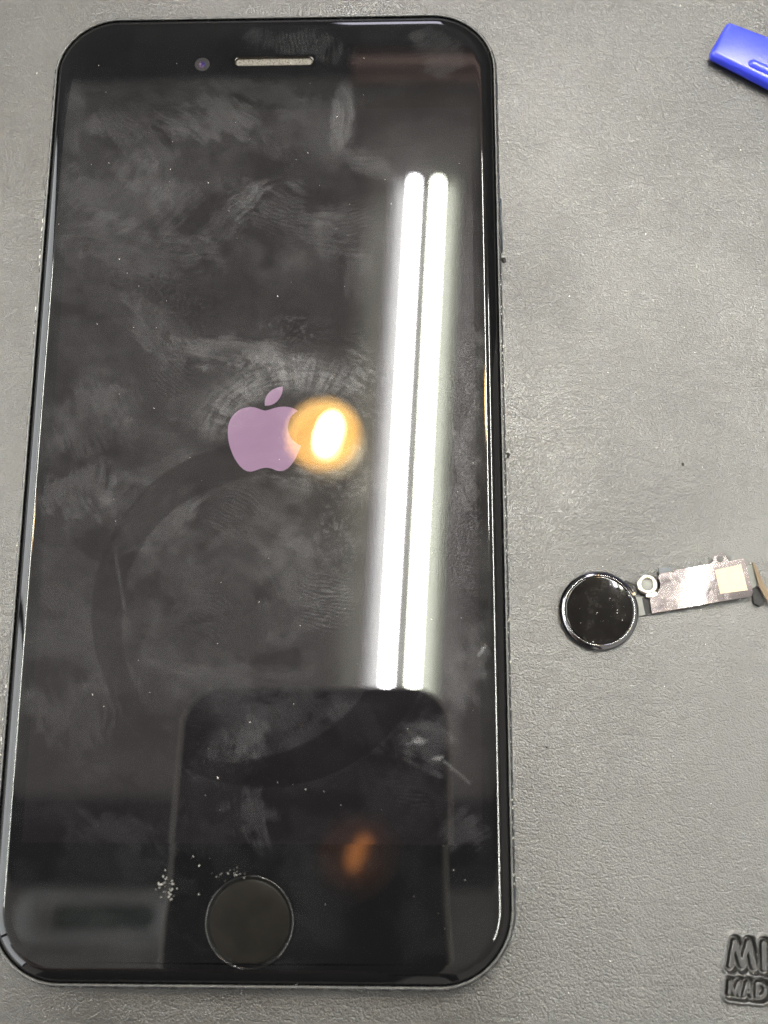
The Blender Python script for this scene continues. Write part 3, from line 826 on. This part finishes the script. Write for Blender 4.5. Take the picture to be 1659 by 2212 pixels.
bm = bmesh.new(); slab(bm, P3([(878, 234), (962, 222), (976, 250), (884, 270)], 1.4), 0.9, 1.4); bmesh.ops.bevel(bm, geom=bm.edges[:], offset=0.06, segments=2, affect='EDGES')
from_bm('clip', bm, M['antenna'], cable)
bm = bmesh.new(); slab(bm, P3([(1272, 246), (1460, 207), (1508, 390), (1312, 416)], 1.34), 1.27, 1.34, zf=bend, cuts=np.linspace(on(1530, 1300)[0], on(1640, 1300)[0], 20))
from_bm('sticker', bm, M['sticker'], cable, True)
bm = bmesh.new(); slab(bm, P3([(1486, 218), (1545, 206), (1580, 352), (1552, 372), (1538, 384)], 0.9), 0.8, 0.9)
from_bm('flex_tail', bm, M['flex'], cable)
bm = bmesh.new(); slab(bm, P3([(1540, 372), (1592, 366), (1640, 470), (1600, 502), (1560, 480)], 0.7), 0.15, 0.7)
from_bm('connector', bm, M['black_plastic'], cable)
bm = bmesh.new(); slab(bm, P3([(1548, 190), (1570, 200), (1625, 330), (1700, 470), (1672, 492), (1600, 365)], 1.3), 0.95, 1.3); bmesh.ops.bevel(bm, geom=bm.edges[:], offset=0.05, segments=2, affect='EDGES')
from_bm('connector_edge', bm, M['tan'], cable)

# ------------------------------------------------------------------ blue prying tool
def C6(x, y, z): return on(*crop(x, y, 1468.9, 0.0, 0.11458), z)
tool = thing('pry_tool', 'blunt end of a blue plastic prying tool with a raised rib', 'pry tool')
a, b = np.array(C6(745, 590, 3.6)), np.array(C6(620, 1010, 3.6))
end_mid = (np.array(C6(880, 400, 3.6)) + np.array(C6(610, 1040, 3.6))) / 2
far_mid = (np.array(C6(1659, 770, 3.6)) + np.array(C6(1659, 1670, 3.6))) / 2
ax = np.array([math.cos(math.radians(-29.5)), math.sin(math.radians(-29.5))])
nn = np.array([-ax[1], ax[0]])
E0 = (np.array(C6(870, 360, 2.2)) + np.array(C6(600, 1030, 2.2))) / 2
hw0 = np.linalg.norm(np.array(C6(870, 360, 2.2)) - np.array(C6(600, 1030, 2.2))) / 2
bm = bmesh.new()
secs = []
for s, k, zt in ((0, 0.98, 2.3), (3, 1.02, 2.45), (12, 1.16, 2.7), (40, 1.3, 3.0), (90, 1.3, 3.0), (96, 1.2, 2.6)):
    c = E0 + ax * s
    w = hw0 * k
    secs.append([tuple(c + nn * q) + (z,) for q, z in ((w * 0.92, 0.2), (w, 1.1), (w * 0.97, zt), (-w * 0.97, zt), (-w, 1.1), (-w * 0.92, 0.2))])
V = add_rings(bm, secs)
bm.faces.new(V[0]); bm.faces.new(list(reversed(V[-1])))
bmesh.ops.recalc_face_normals(bm, faces=bm.faces)
sharp = [e for e in bm.edges if len(e.link_faces) == 2 and e.calc_face_angle(0) > 0.5]
bmesh.ops.bevel(bm, geom=sharp, offset=0.7, segments=4, profile=0.5, affect='EDGES')
from_bm('body', bm, M['blue'], tool, True)
bm = bmesh.new()
r0 = np.array(C6(1305, 1140, 2.9))
rings = []
for k in range(7):
    q = k / 6 * math.pi / 2
    rr = max(0.03, 0.72 * math.sin(q)); c = r0 + ax * (0.72 - 0.72 * math.cos(q))
    rings.append([tuple(c + nn * rr * math.cos(w)) + (2.45 + rr * 0.9 * math.sin(w),) for w in np.linspace(0, 2 * math.pi, 20, endpoint=False)])
c = r0 + ax * 70
rings.append([tuple(c + nn * 0.72 * math.cos(w)) + (3.0 + 0.6 * math.sin(w),) for w in np.linspace(0, 2 * math.pi, 20, endpoint=False)])
add_rings(bm, rings)
from_bm('rib', bm, M['blue'], tool, True)

# ------------------------------------------------------------------ dust
def speck(u, v, z, s, st=1.4): return (*on(u, v, z), z, s, st, random.uniform(0, 3.1))
pts = []
for u, v in ((127, 484), (197, 355), (235, 352), (368, 366), (450, 395), (258, 560), (670, 180), (728, 252), (665, 330), (640, 345), (540, 300), (382, 137), (885, 380), (992, 353), (845, 440), (333, 882), (300, 618), (275, 590), (470, 1680), (840, 1000), (1022, 1000), (960, 2006), (640, 2128), (430, 1932), (418, 1850), (430, 1870), (510, 1890), (600, 1690), (660, 1705), (700, 1710), (540, 1560), (360, 650), (210, 700), (600, 640), (690, 400), (980, 1880), (470, 1390), (560, 1300), (200, 1500)):
    pts.append(speck(u, v, TOP + 0.02, random.uniform(0.025, 0.06), random.uniform(1, 3.2)))
for k in range(60):
    pts.append(speck(random.uniform(150, 1030), random.uniform(120, 2080), TOP + 0.02, random.uniform(0.02, 0.045)))
crumbs = []
for k in range(34):                                # crumbs left of the button
    crumbs.append(speck(random.gauss(360, 11), random.gauss(1918, 15), TOP + 0.02, random.uniform(0.03, 0.13), random.uniform(1, 2.2)))
for k in range(22):
    crumbs.append(speck(random.gauss(505, 20), random.gauss(1888, 5), TOP + 0.02, random.uniform(0.03, 0.07)))
o = flakes('crumbs', crumbs, M['crumb']); o['label'] = 'grey crumbs on the phone glass beside its home button'
o = flakes('dust_specks', pts, M['lint']); o['label'] = 'pale dust specks scattered on the phone glass'
pts = []
for u, v in ((1600, 324), (690 + 780, 12), (80, 158), (1395, 505), (1230, 640)):
    pts.append(speck(u, v, 0.02, 0.09))
for k in range(60):
    pts.append(speck(random.uniform(1100, 1650), random.uniform(10, 2200), 0.05, random.uniform(0.02, 0.05)))
for k in range(30):
    pts.append((DXc + random.gauss(1.2, 1.7), DYc + random.gauss(0.3, 2.2), 1.39, 0.012 + 0.05 * random.random() ** 3, 1.3, random.uniform(0, 3)))
o = flakes('lint_specks', pts, M['lint']); o['label'] = 'tiny pale lint specks scattered over the desk mat'
o = flakes('grit_specks', [speck(1475, 1003, 0.06, 0.2), speck(1181, 1613, 0.06, 0.15), speck(1094, 983, 3.8, 0.45, 1.4), speck(1087, 562, 3.8, 0.42, 1.4), speck(1300, 300, 0.05, 0.08), speck(76, 735, 3, .2)], M['soot'])
o['label'] = 'small black grit specks on the desk mat beside the phone'

# ------------------------------------------------------------------ the phone that takes the picture, and who holds it (seen in the glass)
taker = thing('smartphone', 'dark smartphone held above the desk, mirrored upside down in the glass of the other', 'phone')
taker.location = camera.location
taker.rotation_euler = CAM_ROT
X0, X1, Y1, Y0 = -62.5, 9.6, 18.0, -127.0
pcx, pcy = (X0 + X1) / 2, (Y0 + Y1) / 2
hx, hy = (X1 - X0) / 2, (Y1 - Y0) / 2
def pr(d, z): return [(pcx + x, pcy + y, z) for x, y in rrect(hx - d, hy - d, 11 - d, 12)]
bm = bmesh.new()
V = add_rings(bm, [pr(2.2, 4.0), pr(1.2, 4.05)]); bm.faces.new(V[0])
from_bm('back_cover', bm, M['camera_back'], taker)
bm = bmesh.new()
V = add_rings(bm, [pr(1.2, 4.05), pr(0.4, 4.5), pr(0, 6), pr(0, 10), pr(0.4, 11.4), pr(1.2, 12)]); bm.faces.new(V[-1])
from_bm('rim', bm, M['camera_rim'], taker, True)
for cx_, cy_ in ((0, 0), (0, -16)):
    bm = bmesh.new(); lathe(bm, [(6, 3.98), (5.6, 3.0), (4.2, 2.95), (4.0, 3.2), (0.2, 3.25)], cx_, cy_, 48)
    from_bm('camera_lens', bm, M['lens'], taker, True)

q = Euler((-0.022, 0.014, 0)).to_matrix()
bm = bmesh.new(); lathe(bm, [(12, 0.5), (11.7, -0.12), (0.05, -0.12)], 0, 0, 64)  # mirror disc, added and tilted to throw back the downlight as an orange spot
added_mirror = from_bm('added_mirror', bm, M['added_mirror'], taker)
added_mirror.location = Vector((-14.1, -25.5, 3.55)) * MM
added_mirror.rotation_euler = (-0.022, -0.014, 0)

M['skin'] = mat('skin', (0.36, 0.20, 0.13), 0.5)
M['cloth'] = mat('dark_shirt', (0.03, 0.03, 0.036), 0.9)
M['hair'] = mat('dark_hair', (0.02, 0.016, 0.013), 0.7)
R3 = Euler(CAM_ROT).to_matrix()
def held(x, y, z): return tuple(Vector(CAM) + R3 @ Vector((x, y, z)))
def skin_body():
    V, E, Rr = [], [], []
    def chain(pts, start=None):
        prev = start
        for p in pts:
            V.append(p[:3]); Rr.append(p[3]); i = len(V) - 1
            if prev is not None: E.append((prev, i))
            prev = i
        return prev
    pel = chain([(-120, -580, 130, 150)])
    chest = chain([(-122, -560, 330, 150), (-120, -500, 530, 155)], pel)
    neck = chain([(-110, -420, 650, 60)], chest)
    chain([(-85, -370, 700, 62), (-65, -310, 730, 84), (-60, -255, 738, 86), (-55, -205, 732, 64)], neck)
    for s, hip, knee, foot in ((-1, (-250, -560, 60), (-270, -520, -340), (-270, -570, -700)), (1, (-70, -560, 60), (-50, -520, -340), (-50, -570, -700))):
        chain([(*hip, 100), (*knee, 62), (*foot, 42), (foot[0], foot[1] + 120, -735, 34)], pel)
    # left hand: palm beside the phone, four fingers across its back, thumb over the edge
    wl = held(-128, -152, -2); pl = held(-92, -122, -3)
    hl = chain([(-390, -430, 500, 62), (-400, -330, 290, 46), (*wl, 27), (*held(-110, -138, -4), 22), (*pl, 19)], chest)
    for k, (y0, L) in enumerate(((-98, 50), (-107, 56), (-116, 52), (-125, 42))):
        chain([(*held(-80, y0 - 2, -5), 9.5), (*held(-66, y0, -8.5), 8.5), (*held(-62 + L * 0.45, y0 + 1, -9), 8), (*held(-62 + L, y0 + 2, -7.5), 7)], hl)
    chain([(*held(-88, -108, 8), 11), (*held(-68, -90, 17), 9.5), (*held(-48, -86, 18), 8)], hl)
    # the right arm hangs down
    hr = chain([(20, -520, 510, 62), (120, -580, 280, 46), (140, -560, 60, 28), (142, -552, 10, 22), (142, -548, -30, 20)], chest)
    for x0, L in ((118, 66), (134, 76), (150, 72), (165, 56)):
        chain([(x0, -542, -52, 9), (x0, -536, -58 - L * 0.5, 8.2), (x0 + 1, -526, -58 - L, 7)], hr)
    chain([(118, -530, -10, 11), (108, -512, -40, 9.5), (106, -502, -68, 8)], hr)
    me = bpy.data.meshes.new('person'); me.from_pydata([Vector(v) * MM for v in V], E, []); me.update()
    o = bpy.data.objects.new('person', me); COL.objects.link(o)
    mod = o.modifiers.new('skin', 'SKIN'); mod.use_smooth_shade = True
    for v, rr in zip(me.skin_vertices[0].data, Rr): v.radius = (rr * MM, rr * MM)
    me.skin_vertices[0].data[0].use_root = True
    sub = o.modifiers.new('smooth', 'SUBSURF'); sub.levels = 2; sub.render_levels = 2
    dg = bpy.context.evaluated_depsgraph_get()
    me2 = bpy.data.meshes.new_from_object(o.evaluated_get(dg))
    o.modifiers.clear(); o.data = me2
    me2.materials.clear(); me2.materials.append(M['cloth']); me2.materials.append(M['skin'])
    for p in me2.polygons:
        c = p.center; p.use_smooth = True
        hand = (c.z < 0.26 and c.y > -0.24 and c.z > 0.05) or (c.x > 0.09 and c.z < 0.045 and c.z > -0.2)
        head = c.z > 0.645 and c.y > -0.43
        p.material_index = 1 if hand or head else 0
    return o
person = skin_body()
tag(person, 'person in a dark shirt leaning over the desk and holding the camera phone, mirrored dimly', 'person')
bm = bmesh.new()
bmesh.ops.create_icosphere(bm, subdivisions=3, radius=92)
bmesh.ops.delete(bm, geom=[v for v in bm.verts if v.co.z < -20 and v.co.y > -20], context='VERTS')
for v in bm.verts: v.co = v.co * (1 + 0.06 * random.random())
bmesh.ops.transform(bm, matrix=Matrix.Translation((-60, -280, 752)) @ Euler((-0.6, 0, 0)).to_matrix().to_4x4(), verts=bm.verts)
from_bm('hair', bm, M['hair'], person, True)
for sx in (-1, 1):
    bm = bmesh.new(); bmesh.ops.create_icosphere(bm, subdivisions=2, radius=11)
    bmesh.ops.translate(bm, vec=(-58 + sx * 30, -205, 680), verts=bm.verts)
    from_bm('eye', bm, M['chip'], person, True)
bm = bmesh.new(); bmesh.ops.create_icosphere(bm, subdivisions=2, radius=15); bmesh.ops.scale(bm, vec=(0.9, 1.6, 1.2), verts=bm.verts)
bmesh.ops.translate(bm, vec=(-58, -235, 650), verts=bm.verts)
from_bm('nose', bm, M['skin'], person, True)

# pale ceiling air diffuser behind the photographer
air = thing('air_diffuser', 'pale ceiling air diffuser with a green grille mirrored low at the left of the phone', 'air diffuser', (-660, -405, CEIL))
M['diffuser'] = mat('diffuser_enamel', (0.85, 0.85, 0.86), 0.6)
M['grille'] = mat('green_grille', (0.14, 0.22, 0.18), 0.6)
bm = bmesh.new()
V = add_rings(bm, [[(x, y, z) for x, y in rrect(a, b, c, 6)] for a, b, c, z in ((215, 74, 60, -4), (208, 68, 56, -22), (120, 30, 20, -16), (118, 28, 18, -5))])
from_bm('diffuser_rim', bm, M['diffuser'], air, True)
bm = bmesh.new(); box(bm, -116, 116, -27, 27, -9, -3); from_bm('grille', bm, M['grille'], air)
